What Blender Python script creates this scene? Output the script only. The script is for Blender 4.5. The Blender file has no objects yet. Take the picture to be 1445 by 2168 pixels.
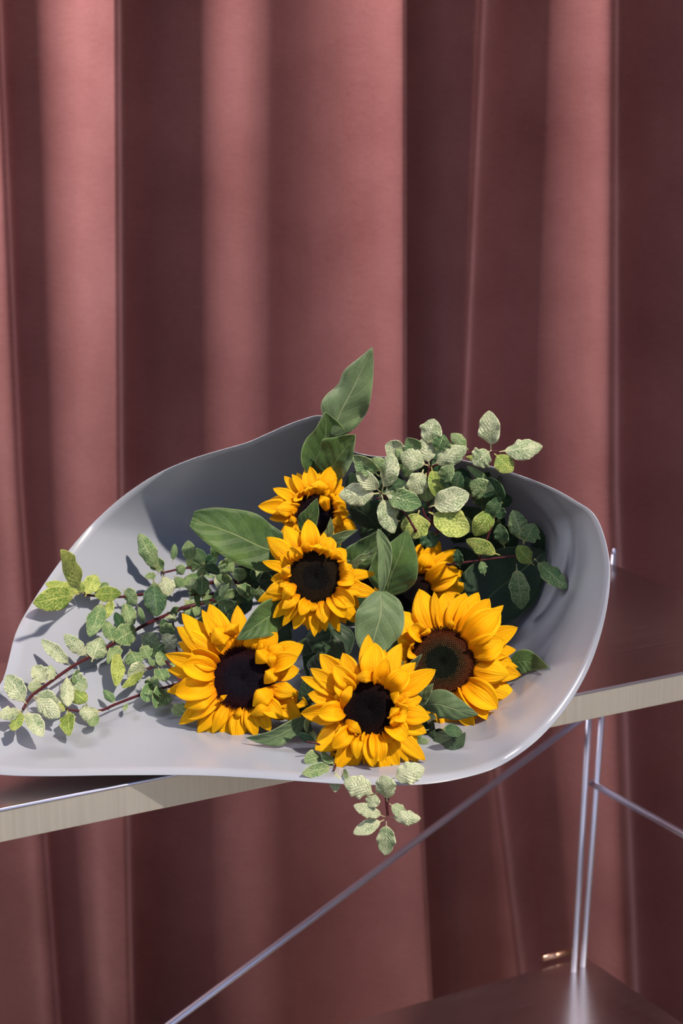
import bpy, bmesh, math, random
from mathutils import Vector, Matrix, noise
from mathutils.bvhtree import BVHTree
random.seed(7)
R = math.radians
col = bpy.context.scene.collection
scn = bpy.context.scene

# ------------------------------------------------------------------ camera
W, HH, FPX = 1445.0, 2168.0, 4200.0
CAMH = 0.655
PITCH = R(14.3)
cam_d = bpy.data.cameras.new('camera'); cam = bpy.data.objects.new('camera', cam_d); col.objects.link(cam)
cam.location = (0, 0, CAMH); cam.rotation_euler = (R(90) - PITCH, 0, 0)
cam_d.sensor_fit = 'VERTICAL'; cam_d.sensor_height = 36.0; cam_d.lens = FPX / HH * 36.0
cam_d.dof.use_dof = True; cam_d.dof.focus_distance = 1.80; cam_d.dof.aperture_fstop = 7.5
cam_d.clip_start = 0.05; cam_d.clip_end = 60
scn.camera = cam
CAM = Vector((0, 0, CAMH))
FW = Vector((0, math.cos(PITCH), -math.sin(PITCH))); UP = Vector((0, math.sin(PITCH), math.cos(PITCH)))

# ------------------------------------------------------------------ world, sun, exposure
world = bpy.data.worlds.new('world'); scn.world = world; world.use_nodes = True
nt = world.node_tree; nt.nodes.clear()
wo = nt.nodes.new('ShaderNodeOutputWorld'); bg = nt.nodes.new('ShaderNodeBackground')
tc = nt.nodes.new('ShaderNodeTexCoord'); sx = nt.nodes.new('ShaderNodeSeparateXYZ'); rp = nt.nodes.new('ShaderNodeValToRGB')
mr = nt.nodes.new('ShaderNodeMapRange'); mr.inputs[1].default_value = -1; mr.inputs[2].default_value = 1
nt.links.new(tc.outputs['Generated'], sx.inputs[0]); nt.links.new(sx.outputs['Z'], mr.inputs[0]); nt.links.new(mr.outputs[0], rp.inputs[0])
nt.links.new(rp.outputs[0], bg.inputs[0]); nt.links.new(bg.outputs[0], wo.inputs[0])
el = rp.color_ramp.elements
el[0].position = 0.0; el[0].color = (.14, .125, .11, 1)
el[1].position = 1.0; el[1].color = (.36, .50, .90, 1)
for p_, c_ in ((.44, (.46, .42, .35, 1)), (.53, (.52, .51, .56, 1)), (.66, (.60, .70, 1.0, 1))):
    e = el.new(p_); e.color = c_
bg.inputs[1].default_value = 0.86
sun_d = bpy.data.lights.new('sun', 'SUN'); sun = bpy.data.objects.new('sun', sun_d); col.objects.link(sun)
sun_d.energy = 4.9; sun_d.angle = R(1.6); sun_d.color = (1.0, .86, .70)
SUN_AZ, SUN_EL = R(40), R(50)       # to the right of the camera's back, and up
sv = Vector((math.sin(SUN_AZ) * math.cos(SUN_EL), -math.cos(SUN_AZ) * math.cos(SUN_EL), math.sin(SUN_EL)))
sun.rotation_euler = sv.to_track_quat('Z', 'Y').to_euler(); sun.location = sv * 4
side_fill_d = bpy.data.lights.new('side_fill_light', 'AREA'); side_fill = bpy.data.objects.new('side_fill_light', side_fill_d); col.objects.link(side_fill)  # area light added at left to bring out the folds; no window known
side_fill_d.shape = 'RECTANGLE'; side_fill_d.size = 1.2; side_fill_d.size_y = 2.1; side_fill_d.energy = 285; side_fill_d.color = (1.0, .92, .90)
side_fill.location = (-2.25, 2.05, 1.65); side_fill.rotation_euler = (Vector((-2.25, 2.05, 1.65)) - Vector((.3, 2.8, .55))).to_track_quat('Z', 'Y').to_euler()
scn.view_settings.view_transform = 'Standard'; scn.view_settings.look = 'None'
scn.view_settings.gamma = 1; scn.view_settings.use_curve_mapping = False
scn.view_settings.exposure = 0.0

# ------------------------------------------------------------------ helpers
def ray(px, py):
    d = FW + Vector((1, 0, 0)) * ((px - W / 2) / FPX) - UP * ((py - HH / 2) / FPX)
    return d
def P(px, py, Y):
    d = ray(px, py); return CAM + d * (Y / d.y)
def Pz(px, py, z):
    d = ray(px, py); return CAM + d * ((z - CAMH) / d.z)
def on_plane(px, py, p0, n):
    d = ray(px, py); return CAM + d * ((p0 - CAM).dot(n) / d.dot(n))
def nudge(p, k):
    return p + (CAM - p).normalized() * k
def tag(o, label=None, cat=None, group=None, kind=None):
    if label: o['label'] = label
    if cat: o['category'] = cat
    if group: o['group'] = group
    if kind: o['kind'] = kind
    return o
def empty(name, loc, label=None, cat=None, group=None):
    o = bpy.data.objects.new(name, None); col.objects.link(o); o.location = loc; o.empty_display_size = .02
    return tag(o, label, cat, group)
def origin_of(p):
    v = Vector((0, 0, 0))
    while p is not None:
        v += p.location; p = p.parent
    return v
def obj(name, verts, faces, mat, parent=None, uvs=None, smooth=True, cols=None):
    """verts in world coordinates; linked as ONE mesh object under parent"""
    off = origin_of(parent)
    if parent is None:
        off = sum((Vector(v) for v in verts), Vector()) / len(verts)
        off.z = min(v[2] for v in verts)
    me = bpy.data.meshes.new(name)
    me.from_pydata([tuple(Vector(v) - off) for v in verts], [], faces)
    if uvs:
        ul = me.uv_layers.new(name='UVMap')
        for lp in me.loops: ul.data[lp.index].uv = uvs[lp.vertex_index]
    if cols:
        ca = me.color_attributes.new('tint', 'FLOAT_COLOR', 'POINT')
        for i, c in enumerate(cols): ca.data[i].color = c
    if smooth: me.polygons.foreach_set('use_smooth', [True] * len(me.polygons))
    if mat: me.materials.append(mat)
    me.update()
    o = bpy.data.objects.new(name, me); col.objects.link(o)
    if parent is not None: o.parent = parent
    else: o.location = off
    return o
def catmull(pts, t):
    n = len(pts) - 1
    if n == 0: return pts[0].copy()
    if n == 1: return pts[0].lerp(pts[1], t)
    f = max(0, min(.99999, t)) * n; i = int(f); u = f - i
    p1, p2 = pts[i], pts[i + 1]
    p0 = pts[i - 1] if i > 0 else p1 * 2 - p2
    p3 = pts[i + 2] if i + 2 <= n else p2 * 2 - p1
    return .5 * ((2 * p1) + (p2 - p0) * u + (2 * p0 - 5 * p1 + 4 * p2 - p3) * u * u + (3 * p1 - p0 - 3 * p2 + p3) * u ** 3)
def tube(pts, r, seg=10, n=None, cap=True, r1=None):
    n = n or max(1, (len(pts) - 1) * 6) if len(pts) > 2 else (n or 1)
    vs, fs, uv = [], [], []
    ref = None
    for i in range(n + 1):
        t = i / n; c = catmull(pts, t)
        a = catmull(pts, max(0, t - .02)); b = catmull(pts, min(1, t + .02)); T = (b - a).normalized()
        if ref is None: ref = T.orthogonal().normalized()
        ref = (ref - T * ref.dot(T)).normalized(); B = T.cross(ref)
        rr = r if r1 is None else r + (r1 - r) * t
        for k in range(seg):
            an = 2 * math.pi * k / seg
            vs.append(c + (ref * math.cos(an) + B * math.sin(an)) * rr); uv.append((k / seg, t))
    for i in range(n):
        for k in range(seg):
            a = i * seg + k; b = i * seg + (k + 1) % seg
            fs.append((a, b, b + seg, a + seg))
    if cap: fs.append(tuple(range(seg))[::-1]); fs.append(tuple(range(n * seg, n * seg + seg)))
    return vs, fs, uv
def box(o, ax, ay, az):
    """oriented box from corner o and three edge vectors"""
    v = [o, o + ax, o + ax + ay, o + ay, o + az, o + ax + az, o + ax + ay + az, o + ay + az]
    f = [(0, 3, 2, 1), (4, 5, 6, 7), (0, 1, 5, 4), (1, 2, 6, 5), (2, 3, 7, 6), (3, 0, 4, 7)]
    return v, f
def join(*parts):
    V, F = [], []
    for v, f in parts:
        k = len(V); V += v; F += [tuple(i + k for i in q) for q in f]
    return V, F

# ------------------------------------------------------------------ materials
def lin(r, g, b):
    f = lambda c: (c / 255 / 12.92) if c / 255 <= .04045 else ((c / 255 + .055) / 1.055) ** 2.4
    return (f(r), f(g), f(b), 1)
class M:
    def __init__(s, name):
        s.m = bpy.data.materials.new(name); s.m.use_nodes = True; s.t = s.m.node_tree
        s.b = s.t.nodes['Principled BSDF']; s.o = s.t.nodes['Material Output']
    def n(s, ty, **kw):
        x = s.t.nodes.new(ty)
        for k, v in kw.items(): setattr(x, k, v)
        return x
    def l(s, a, b): s.t.links.new(a, b)
    def val(s, node, i, v):
        node.inputs[i].default_value = v
    def math(s, op, a, b=None, c=None):
        x = s.n('ShaderNodeMath', operation=op)
        for i, q in enumerate((a, b, c)):
            if q is None: continue
            if isinstance(q, (int, float)): x.inputs[i].default_value = q
            else: s.l(q, x.inputs[i])
        return x.outputs[0]
    def mix(s, fac, a, b):
        x = s.n('ShaderNodeMix', data_type='RGBA')
        for i, q in ((0, fac), (6, a), (7, b)):
            if isinstance(q, (int, float, tuple)): x.inputs[i].default_value = q
            else: s.l(q, x.inputs[i])
        return x.outputs[2]
    def ramp(s, fac, stops):
        x = s.n('ShaderNodeValToRGB'); s.l(fac, x.inputs[0]); e = x.color_ramp.elements
        e[0].position, e[0].color = stops[0]; e[1].position, e[1].color = stops[-1]
        for p, c in stops[1:-1]:
            q = e.new(p); q.color = c
        return x.outputs[0]
    def noise(s, scale, vec=None, detail=3, rough=.55):
        x = s.n('ShaderNodeTexNoise'); x.inputs['Scale'].default_value = scale; x.inputs['Detail'].default_value = detail
        x.inputs['Roughness'].default_value = rough
        if vec is not None: s.l(vec, x.inputs['Vector'])
        return x.outputs[0]
    def bump(s, h, strength=.2, dist=.001):
        x = s.n('ShaderNodeBump'); x.inputs['Strength'].default_value = strength; x.inputs['Distance'].default_value = dist
        s.l(h, x.inputs['Height']); return x.outputs[0]
    def translucent(s, color, amount, normal=None):
        tr = s.n('ShaderNodeBsdfTranslucent'); mx = s.n('ShaderNodeMixShader'); mx.inputs[0].default_value = amount
        if isinstance(color, tuple): tr.inputs[0].default_value = color
        else: s.l(color, tr.inputs[0])
        s.l(s.b.outputs[0], mx.inputs[1]); s.l(tr.outputs[0], mx.inputs[2]); s.l(mx.outputs[0], s.o.inputs[0])

def velvet():
    m = M('dusty_rose_velvet')
    g = m.n('ShaderNodeTexCoord').outputs['Object']
    n1 = m.noise(5, g, 3); 
    mp = m.n('ShaderNodeMapping'); mp.inputs['Scale'].default_value = (60, 60, 420); m.l(g, mp.inputs[0])
    n2 = m.noise(1, mp.outputs[0], 2)
    n3 = m.noise(420, g, 2)
    k = m.math('ADD', m.math('MULTIPLY', n1, .55), m.math('ADD', m.math('MULTIPLY', n2, .2), m.math('MULTIPLY', n3, .3)))
    c = m.ramp(k, [(.3, lin(118, 66, 65)), (.72, lin(154, 99, 97))])
    m.l(c, m.b.inputs['Base Color']); m.b.inputs['Roughness'].default_value = .9
    m.b.inputs['Specular IOR Level'].default_value = .1
    bmp = m.bump(n3, .35, .001); m.l(bmp, m.b.inputs['Normal'])
    sh = m.n('ShaderNodeBsdfSheen'); sh.inputs['Roughness'].default_value = .55; m.l(bmp, sh.inputs['Normal'])
    m.l(m.ramp(k, [(.3, (.55, .36, .36, 1)), (.72, (1, .70, .69, 1))]), sh.inputs['Color'])
    ad = m.n('ShaderNodeAddShader'); m.l(m.b.outputs[0], ad.inputs[0]); m.l(sh.outputs[0], ad.inputs[1]); m.l(ad.outputs[0], m.o.inputs[0])
    return m.m
def metal(name, colr, rough, axis_scale=None, grain=.12, anis=0):
    m = M(name); m.b.inputs['Metallic'].default_value = 1
    g = m.n('ShaderNodeTexCoord').outputs['Object']
    n = m.noise(3, g, 4)
    if axis_scale:
        mp = m.n('ShaderNodeMapping'); mp.inputs['Rotation'].default_value = (0, 0, R(-29.2)); m.l(g, mp.inputs[0])
        mp2 = m.n('ShaderNodeMapping'); mp2.inputs['Scale'].default_value = axis_scale; m.l(mp.outputs[0], mp2.inputs[0])
        br = m.noise(1, mp2.outputs[0], 3)
    else: br = n
    k = m.math('MULTIPLY', m.math('ADD', n, br), .5)
    a = tuple(x * (1 - grain) for x in colr[:3]) + (1,); b = tuple(min(1, x * (1 + grain)) for x in colr[:3]) + (1,)
    m.l(m.ramp(k, [(.35, a), (.65, b)]), m.b.inputs['Base Color'])
    m.l(m.math('ADD', m.math('MULTIPLY', k, .16), rough - .08), m.b.inputs['Roughness'])
    if axis_scale: m.l(m.bump(br, .06, .0004), m.b.inputs['Normal'])
    return m.m
def film():
    m = M('frosted_grey_film')
    g = m.n('ShaderNodeTexCoord').outputs['Object']
    n = m.noise(6, g, 2)
    m.l(m.ramp(n, [(.3, (.34, .375, .455, 1)), (.7, (.385, .415, .49, 1))]), m.b.inputs['Base Color'])
    m.b.inputs['Roughness'].default_value = .3; m.b.inputs['Specular IOR Level'].default_value = .6
    m.b.inputs['Coat Weight'].default_value = .5; m.b.inputs['Coat Roughness'].default_value = .16
    m.translucent((.50, .48, .52, 1), .12)
    return m.m
def petal_mat():
    m = M('sunflower_petal')
    uv = m.n('ShaderNodeUVMap').outputs[0]; s = m.n('ShaderNodeSeparateXYZ'); m.l(uv, s.inputs[0])
    c = m.ramp(s.outputs[1], [(0, (.93, .30, .002, 1)), (.22, (.98, .43, .002, 1)), (.6, (1, .52, .002, 1)), (1, (1, .59, .004, 1))])
    mp = m.n('ShaderNodeMapping'); mp.inputs['Scale'].default_value = (14, 1.0, 1); m.l(uv, mp.inputs[0])
    n = m.noise(1, mp.outputs[0], 3)
    inf = m.n('ShaderNodeObjectInfo').outputs['Random']
    c2 = m.mix(m.math('MULTIPLY', m.math('SUBTRACT', n, .42), 1.1), c, (.88, .36, .004, 1))
    c3 = m.mix(m.math('MULTIPLY', inf, .3), c2, (.97, .42, .004, 1))
    # small dry spot near the tip of a few petals
    g = m.n('ShaderNodeTexCoord').outputs['Object']
    sp = m.noise(55, g, 1)
    spot = m.math('MULTIPLY', m.math('GREATER_THAN', sp, .76), m.math('GREATER_THAN', s.outputs[1], .72))
    c4 = m.mix(m.math('MULTIPLY', spot, .8), c3, lin(205, 150, 70))
    m.l(c4, m.b.inputs['Base Color']); m.b.inputs['Roughness'].default_value = .6; m.b.inputs['Specular IOR Level'].default_value = .15
    m.l(m.bump(n, .9, .0022), m.b.inputs['Normal'])
    m.translucent(m.mix(.5, c4, (1, .42, .0, 1)), .22)
    return m.m
def leaf_mat(name, dark, light, vein, nv=7, tl=.2):
    m = M(name)
    uv = m.n('ShaderNodeUVMap').outputs[0]; s = m.n('ShaderNodeSeparateXYZ'); m.l(uv, s.inputs[0])
    g = m.n('ShaderNodeTexCoord').outputs['Object']
    n = m.noise(28, g, 4); nf = m.noise(260, g, 2)
    a = m.math('ABSOLUTE', m.math('SUBTRACT', s.outputs[0], .5))
    mid = m.math('SUBTRACT', 1, m.math('SMOOTH_MIN', m.math('MULTIPLY', a, 42), 1, .1)); 
    mid = m.math('MAXIMUM', mid, 0)
    ph = m.math('SUBTRACT', m.math('MULTIPLY', s.outputs[1], nv), m.math('MULTIPLY', a, nv * .62))
    w = m.math('ABSOLUTE', m.math('SUBTRACT', m.math('FRACT', ph), .5))
    side = m.math('MAXIMUM', m.math('SUBTRACT', 1, m.math('MULTIPLY', w, 26)), 0)
    side = m.math('MULTIPLY', side, .38)
    net = m.n('ShaderNodeTexVoronoi', feature='DISTANCE_TO_EDGE'); net.inputs['Scale'].default_value = 230; m.l(g, net.inputs['Vector'])
    nn = m.math('MULTIPLY', m.math('LESS_THAN', net.outputs['Distance'], .05), .12)
    edge = m.math('MULTIPLY', m.math('GREATER_THAN', a, .482), .5)
    v = m.math('MAXIMUM', m.math('MAXIMUM', mid, side), m.math('MAXIMUM', nn, edge))
    base = m.ramp(n, [(.34, dark), (.68, light)])
    c = m.mix(m.math('MULTIPLY', v, .75), base, vein)
    m.l(c, m.b.inputs['Base Color']); m.b.inputs['Roughness'].default_value = .55
    m.b.inputs['Specular IOR Level'].default_value = .35
    m.b.inputs['Sheen Weight'].default_value = .15
    h = m.math('ADD', m.math('MULTIPLY', v, -.6), m.math('ADD', m.math('MULTIPLY', w, .8), m.math('MULTIPLY', nf, .15)))
    m.l(m.bump(h, .6, .0018), m.b.inputs['Normal'])
    m.translucent(m.mix(.4, c, (.30, .42, .05, 1)), tl)
    return m.m
def variegated(name, green, cream, thr):
    m = M(name)
    uv = m.n('ShaderNodeUVMap').outputs[0]; s = m.n('ShaderNodeSeparateXYZ'); m.l(uv, s.inputs[0])
    g = m.n('ShaderNodeTexCoord').outputs['Object']
    a = m.math('ABSOLUTE', m.math('SUBTRACT', s.outputs[0], .5))
    mp = m.n('ShaderNodeMapping'); mp.inputs['Scale'].default_value = (15, 22, 1); m.l(uv, mp.inputs[0])
    av = m.n('ShaderNodeVectorMath', operation='ADD'); m.l(mp.outputs[0], av.inputs[0])
    inf = m.n('ShaderNodeObjectInfo').outputs['Random']
    cx = m.n('ShaderNodeCombineXYZ'); m.l(m.math('MULTIPLY', inf, 91), cx.inputs[0]); m.l(m.math('MULTIPLY', inf, 37), cx.inputs[1]); m.l(cx.outputs[0], av.inputs[1])
    n = m.noise(1, av.outputs[0], 4, .7)
    big = m.noise(90, g, 2)
    k = m.math('ADD', m.math('MULTIPLY', n, .8), m.math('MULTIPLY', big, .25))
    k = m.math('ADD', k, m.math('MULTIPLY', m.math('SUBTRACT', inf, .5), .09))
    mid = m.math('MAXIMUM', m.math('SUBTRACT', 1, m.math('MULTIPLY', a, 22)), 0)
    ph = m.math('SUBTRACT', m.math('MULTIPLY', s.outputs[1], 8), m.math('MULTIPLY', a, 6))
    w = m.math('ABSOLUTE', m.math('SUBTRACT', m.math('FRACT', ph), .5))
    side = m.math('MULTIPLY', m.math('MAXIMUM', m.math('SUBTRACT', 1, m.math('MULTIPLY', w, 14)), 0), .3)
    base_cream = m.math('MAXIMUM', m.math('SUBTRACT', 1, m.math('MULTIPLY', s.outputs[1], 4.0)), 0)
    edge = m.math('MULTIPLY', m.math('GREATER_THAN', a, .455), .6)
    k2 = m.ramp(k, [(thr - .07, (0, 0, 0, 1)), (thr + .07, (1, 1, 1, 1))])
    f = m.math('MINIMUM', m.math('ADD', m.math('ADD', k2, m.math('ADD', m.math('MULTIPLY', mid, .7), side)), m.math('ADD', base_cream, edge)), 1)
    c = m.mix(f, green, cream)
    yel = m.math('MULTIPLY', base_cream, .5)
    c = m.mix(yel, c, lin(222, 205, 130))
    m.l(c, m.b.inputs['Base Color']); m.b.inputs['Roughness'].default_value = .48
    m.b.inputs['Specular IOR Level'].default_value = .4
    m.l(m.bump(m.math('ADD', f, m.math('MULTIPLY', w, 2.4)), .5, .0012), m.b.inputs['Normal'])
    m.translucent(m.mix(.3, c, (.5, .6, .15, 1)), .22)
    return m.m
def tinted(name, rough=.9, spec=.06):
    m = M(name); a = m.n('ShaderNodeVertexColor', layer_name='tint')
    m.l(a.outputs[0], m.b.inputs['Base Color']); m.b.inputs['Roughness'].default_value = rough; m.b.inputs['Specular IOR Level'].default_value = spec
    return m.m
def plain(name, c, rough=.6, scale=40, spec=.3):
    m = M(name); g = m.n('ShaderNodeTexCoord').outputs['Object']; n = m.noise(scale, g, 4)
    a = tuple(x * .78 for x in c[:3]) + (1,); b = tuple(min(1, x * 1.2) for x in c[:3]) + (1,)
    m.l(m.ramp(n, [(.3, a), (.7, b)]), m.b.inputs['Base Color']); m.b.inputs['Roughness'].default_value = rough
    m.b.inputs['Specular IOR Level'].default_value = spec
    m.l(m.bump(n, .2, .001), m.b.inputs['Normal']); return m.m

MV = velvet()
M_shelf = metal('brushed_steel_sheet', (.54, .51, .50), .25, (6, 260, 6), .06)
M_flange = metal('brushed_steel_flange', (.86, .84, .78), .5, (420, 420, 5), .05)
M_chrome = metal('chromed_rod', (.70, .73, .95), .38)
M_copper = metal('rod_sleeve', (.80, .50, .36), .3)
M_film = film()
M_petal = petal_mat()
M_leaf = leaf_mat('sunflower_leaf', lin(42, 74, 38), lin(88, 120, 56), lin(150, 168, 112), 6)
M_leafg = leaf_mat('sunflower_leaf_grey', lin(82, 108, 72), lin(112, 136, 92), lin(176, 186, 142), 5)
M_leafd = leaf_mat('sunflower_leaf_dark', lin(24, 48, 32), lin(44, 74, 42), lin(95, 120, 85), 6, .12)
M_bract = leaf_mat('bract_green', lin(88, 112, 70), lin(120, 142, 92), lin(170, 180, 140), 4)
M_vp = variegated('variegated_pale', lin(112, 146, 98), lin(212, 219, 184), .50)
M_vm = variegated('variegated_mid', lin(84, 126, 78), lin(178, 196, 142), .56)
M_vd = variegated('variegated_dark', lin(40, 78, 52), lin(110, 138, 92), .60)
M_vy = variegated('variegated_yellow_green', lin(98, 136, 52), lin(198, 208, 118), .53)
M_twig = plain('twig_bark', lin(70, 26, 34), .45, 200)
M_stem = plain('stem_green', lin(84, 112, 60), .6, 90)
M_tint = tinted('seed_disk')
M_floor = plain('concrete_floor', lin(158, 150, 130), .8, 8)
M_wall = plain('painted_wall', lin(120, 104, 100), .85, 12)

# ------------------------------------------------------------------ setting: floor, wall, added light blockers
FLZ = -0.98
v, f = box(Vector((-5, -9, FLZ - .1)), Vector((10, 0, 0)), Vector((0, 12.6, 0)), Vector((0, 0, .1)))
tag(obj('floor', v, f, M_floor, smooth=False), kind='structure')
v, f = box(Vector((-4, 3.25, FLZ)), Vector((8, 0, 0)), Vector((0, .1, 0)), Vector((0, 0, 3.98)))
tag(obj('wall_back', v, f, M_wall, smooth=False), kind='structure')

v, f = box(Vector((-4, .20, 3.0)), Vector((8, 0, 0)), Vector((0, 3.1, 0)), Vector((0, 0, .12)))
tag(obj('sun_blocker_overhead', v, f, M_wall, smooth=False), kind='structure')  # unseen slab overhead, added to keep the sun off the curtain
v, f = box(Vector((1.02, 1.75, FLZ)), Vector((.1, 0, 0)), Vector((0, 1.5, 0)), Vector((0, 0, 3.98)))
tag(obj('light_blocker_right', v, f, M_wall, smooth=False), kind='structure')  # unseen wall, added to darken the right of the curtain

v, f = join(box(Vector((-1.55, .9, FLZ)), Vector((.08, 0, 0)), Vector((0, 1.10, 0)), Vector((0, 0, 3.98))),
            box(Vector((-1.55, 2.0, FLZ)), Vector((.08, 0, 0)), Vector((0, 1.25, 0)), Vector((0, 0, 1.98))))
tag(obj('light_blocker_left', v, f, M_wall, smooth=False), kind='structure')  # unseen, added to hold the side light off bouquet and lower curtain
v, f = box(Vector((-4, .80, FLZ)), Vector((8, 0, 0)), Vector((0, .1, 0)), Vector((0, 0, .58)))
tag(obj('light_blocker_front_1', v, f, M_wall, smooth=False), kind='structure')  # unseen low wall in front, added to dim the foot of the curtain

# ------------------------------------------------------------------ curtain
CY = 2.86
def curtain():
    # (px at row 0, row 1000, row 2168, depth towards the camera in m)
    K = [(-900, -900, -900, .03), (-760, -760, -740, .09), (-640, -640, -640, .0), (-500, -500, -480, .07), (-380, -380, -370, .08), (-340, -345, -330, .01),
         (-250, -250, -240, .03), (-130, -120, -80, .035), (-40, 0, 80, .06), (8, 48, 128, .075), (19, 61, 141, .073), (16, 58, 138, .055), (30, 70, 150, .046),
         (80, 110, 190, .050), (150, 165, 225, .062), (215, 222, 255, .079), (256, 261, 283, .088), (263, 268, 290, .086), (263, 268, 290, .06), (250, 255, 278, .025), (262, 268, 290, .0),
         (310, 312, 340, -.004), (380, 380, 420, .018), (455, 455, 500, .046), (520, 520, 560, .064), (570, 566, 600, .066), (605, 600, 640, .059), (660, 660, 700, .054), (730, 730, 770, .058),
         (790, 790, 840, .071), (841, 841, 901, .087), (849, 850, 909, .084), (849, 850, 909, .055), (838, 838, 897, .024), (850, 851, 912, .004),
         (885, 885, 950, .010), (930, 915, 985, .026), (975, 938, 1060, .043), (1000, 958, 1098, .054), (1010, 966, 1108, .054), (1024, 982, 1122, .026), (1060, 1040, 1150, .004), (1100, 1085, 1175, .004),
         (1160, 1150, 1215, .026), (1225, 1220, 1265, .056), (1265, 1262, 1300, .074), (1284, 1280, 1325, .068), (1292, 1290, 1335, .040), (1300, 1305, 1350, .014), (1350, 1350, 1385, .004),
         (1420, 1415, 1440, .022), (1470, 1470, 1490, .055), (1500, 1500, 1520, .03), (1590, 1590, 1600, .0), (1680, 1680, 1690, .06), (1740, 1740, 1750, .02), (1900, 1900, 1900, .03), (2100, 2100, 2100, .06), (2300, 2300, 2300, .0)]
    sub = 6
    zt, zb = 1.75, FLZ + .015
    rows = 46
    V, F, U = [], [], []
    # pixel row -> z on curtain
    def row_of(z):
        a = math.atan2(CAMH - z, CY) - PITCH
        return HH / 2 + FPX * math.tan(a)
    nk = len(K); nc = (nk - 1) * sub + 1
    for r in range(rows + 1):
        z = zt + (zb - zt) * r / rows
        py = row_of(z)
        ctl = []
        for k in K:
            if py < 1000: x = k[0] + (k[1] - k[0]) * py / 1000
            else: x = k[1] + (k[2] - k[1]) * (py - 1000) / 1168
            if py < -400: x = k[0] + (k[1] - k[0]) * -.4
            if py > 2300: x = k[1] + (k[2] - k[1]) * 1.11
            Y = CY - k[3] * 1.3
            # world x from a pixel column at the curtain distance (constant depth measure keeps folds hanging straight)
            ax = CY * math.cos(PITCH) - (z - CAMH) * math.sin(PITCH)
            ctl.append(Vector(((x - W / 2) / FPX * ax, Y, z)))
        for i in range(nc):
            t = i / (nc - 1)
            p = catmull(ctl, t)
            p.y += .006 * noise.noise(Vector((p.x * 4, z * 1.4, 3)))
            V.append(p); U.append((t * 8, z))
    for r in range(rows):
        for i in range(nc - 1):
            a = r * nc + i; F.append((a, a + nc, a + nc + 1, a + 1))
    o = obj('curtain', V, F, MV, None, U)
    s = o.modifiers.new('thick', 'SOLIDIFY'); s.thickness = .003; s.offset = 1
    return tag(o, 'dusty rose velvet curtain hanging in deep folds behind the metal shelf', 'curtain')
curtain()

# ------------------------------------------------------------------ shelf rack
U_ = Vector((math.sin(R(60.8)), math.cos(R(60.8)), 0)); N_ = Vector((-U_.y, U_.x, 0)); Z_ = Vector((0, 0, 1))
FC = Pz(1290, 1193, 0)                        # far right corner of the upper shelf
fr = Pz(700, 1575, 0)
depth = (FC - fr).dot(N_)
LEN = 1.12
rack = empty('metal_shelf_rack', Vector((FC.x, FC.y, FLZ)) - U_ * LEN / 2 - N_ * depth / 2,
             'brushed steel wire-legged shelf rack standing in front of the velvet curtain', 'shelf rack')
def shelf(zt, off_u, off_n, L, D, hfl):
    c = Vector((FC.x, FC.y, zt)) + U_ * off_u + N_ * off_n       # far right corner
    o = c - U_ * L - N_ * D
    th = .0016
    sheet = box(o - Z_ * th, U_ * L, N_ * D, Z_ * th)
    sh = obj('shelf_board', *sheet, M_shelf, rack, smooth=False)
    for nm, q in (('front_flange', box(o - Z_ * hfl - N_ * .0012, U_ * L, N_ * .0016, Z_ * (hfl + .0002))),
                  ('rear_flange', box(o + N_ * (D - .002) - Z_ * hfl, U_ * L, N_ * .0016, Z_ * (hfl - .0017))),
                  ('side_flange', box(o + U_ * (L - .002) - Z_ * hfl, U_ * .0016, N_ * (D - .003), Z_ * (hfl - .0017))),
                  ('side_flange', box(o + U_ * .0005 - Z_ * hfl, U_ * .0016, N_ * (D - .003), Z_ * (hfl - .0017)))):
        fo = obj(nm, *q, M_flange, rack, smooth=False)
        b = fo.modifiers.new('b', 'BEVEL'); b.width = .0007; b.segments = 3
    return o
shelf(0, 0, 0, LEN, depth, .0285)
LZ = -.53
lc = Pz(1238, 2026, LZ)
du = (lc - FC).dot(U_); dn = (lc - FC).dot(N_)
shelf(LZ, du, dn, LEN, depth, .02)
# a folded edge bead gives the bright top line of the front flange
bd = FC - U_ * LEN - N_ * (depth + .0006)
obj('edge_bead', *tube([bd + Z_ * .0003, bd + U_ * LEN + Z_ * .0003], .0016, 8)[:2], M_chrome, rack)

rear_n = N_.copy()
def rear(px, py, k=.004):                      # point on the vertical plane of the rear legs
    return on_plane(px, py, FC + N_ * k, rear_n)
def rod(name, a, b, r):
    v, f, u = tube([a, b], r, 12); return obj(name, v, f, M_chrome, rack)
def leg(x_top, x_bot, top_px, k):
    a = rear(x_top, 1520, k); b = rear(x_bot, 2010, k); d = (b - a).normalized()
    top = a - d * ((a.z - top_px) / d.z * -1 if False else 0)
    t0 = (top_px - a.z) / d.z; t1 = (FLZ - a.z) / d.z
    rod('leg_rod', a + d * t0, a + d * t1, .0037)
    v, f, u = tube([a + d * t0, a + d * (t0 - .004), a + d * (t0 - .007)], .0037, 10, 3, True, .0018)
    obj('rod_cap', v, f, M_chrome, rack)
leg(1246, 1217, -.002, -.006); leg(1273, 1236, .011, .0)
for s in (1, ):
    near = -N_ * (depth + .01)
    for off in (.0, .017):
        a = Vector((FC.x, FC.y, 0)) + near + U_ * (.004 + off * .3) + N_ * off
        rod('leg_rod', a + Z_ * .012, a + Z_ * FLZ, .0037)
for off in (.0, .017):
    for n0 in (.004, -depth - .004):
        a = Vector((FC.x, FC.y, 0)) - U_ * (LEN + .006) + N_ * (n0 + (off if n0 < 0 else -off))
        rod('leg_rod', a + Z_ * .012, a + Z_ * FLZ, .0037)
# rear cross brace
a = rear(1262, 1497, .003); b = rear(360, 2168, .003); d = (b - a)
rod('cross_brace', a, a + d * ((FLZ + .12 - a.z) / d.z), .0042)
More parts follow.
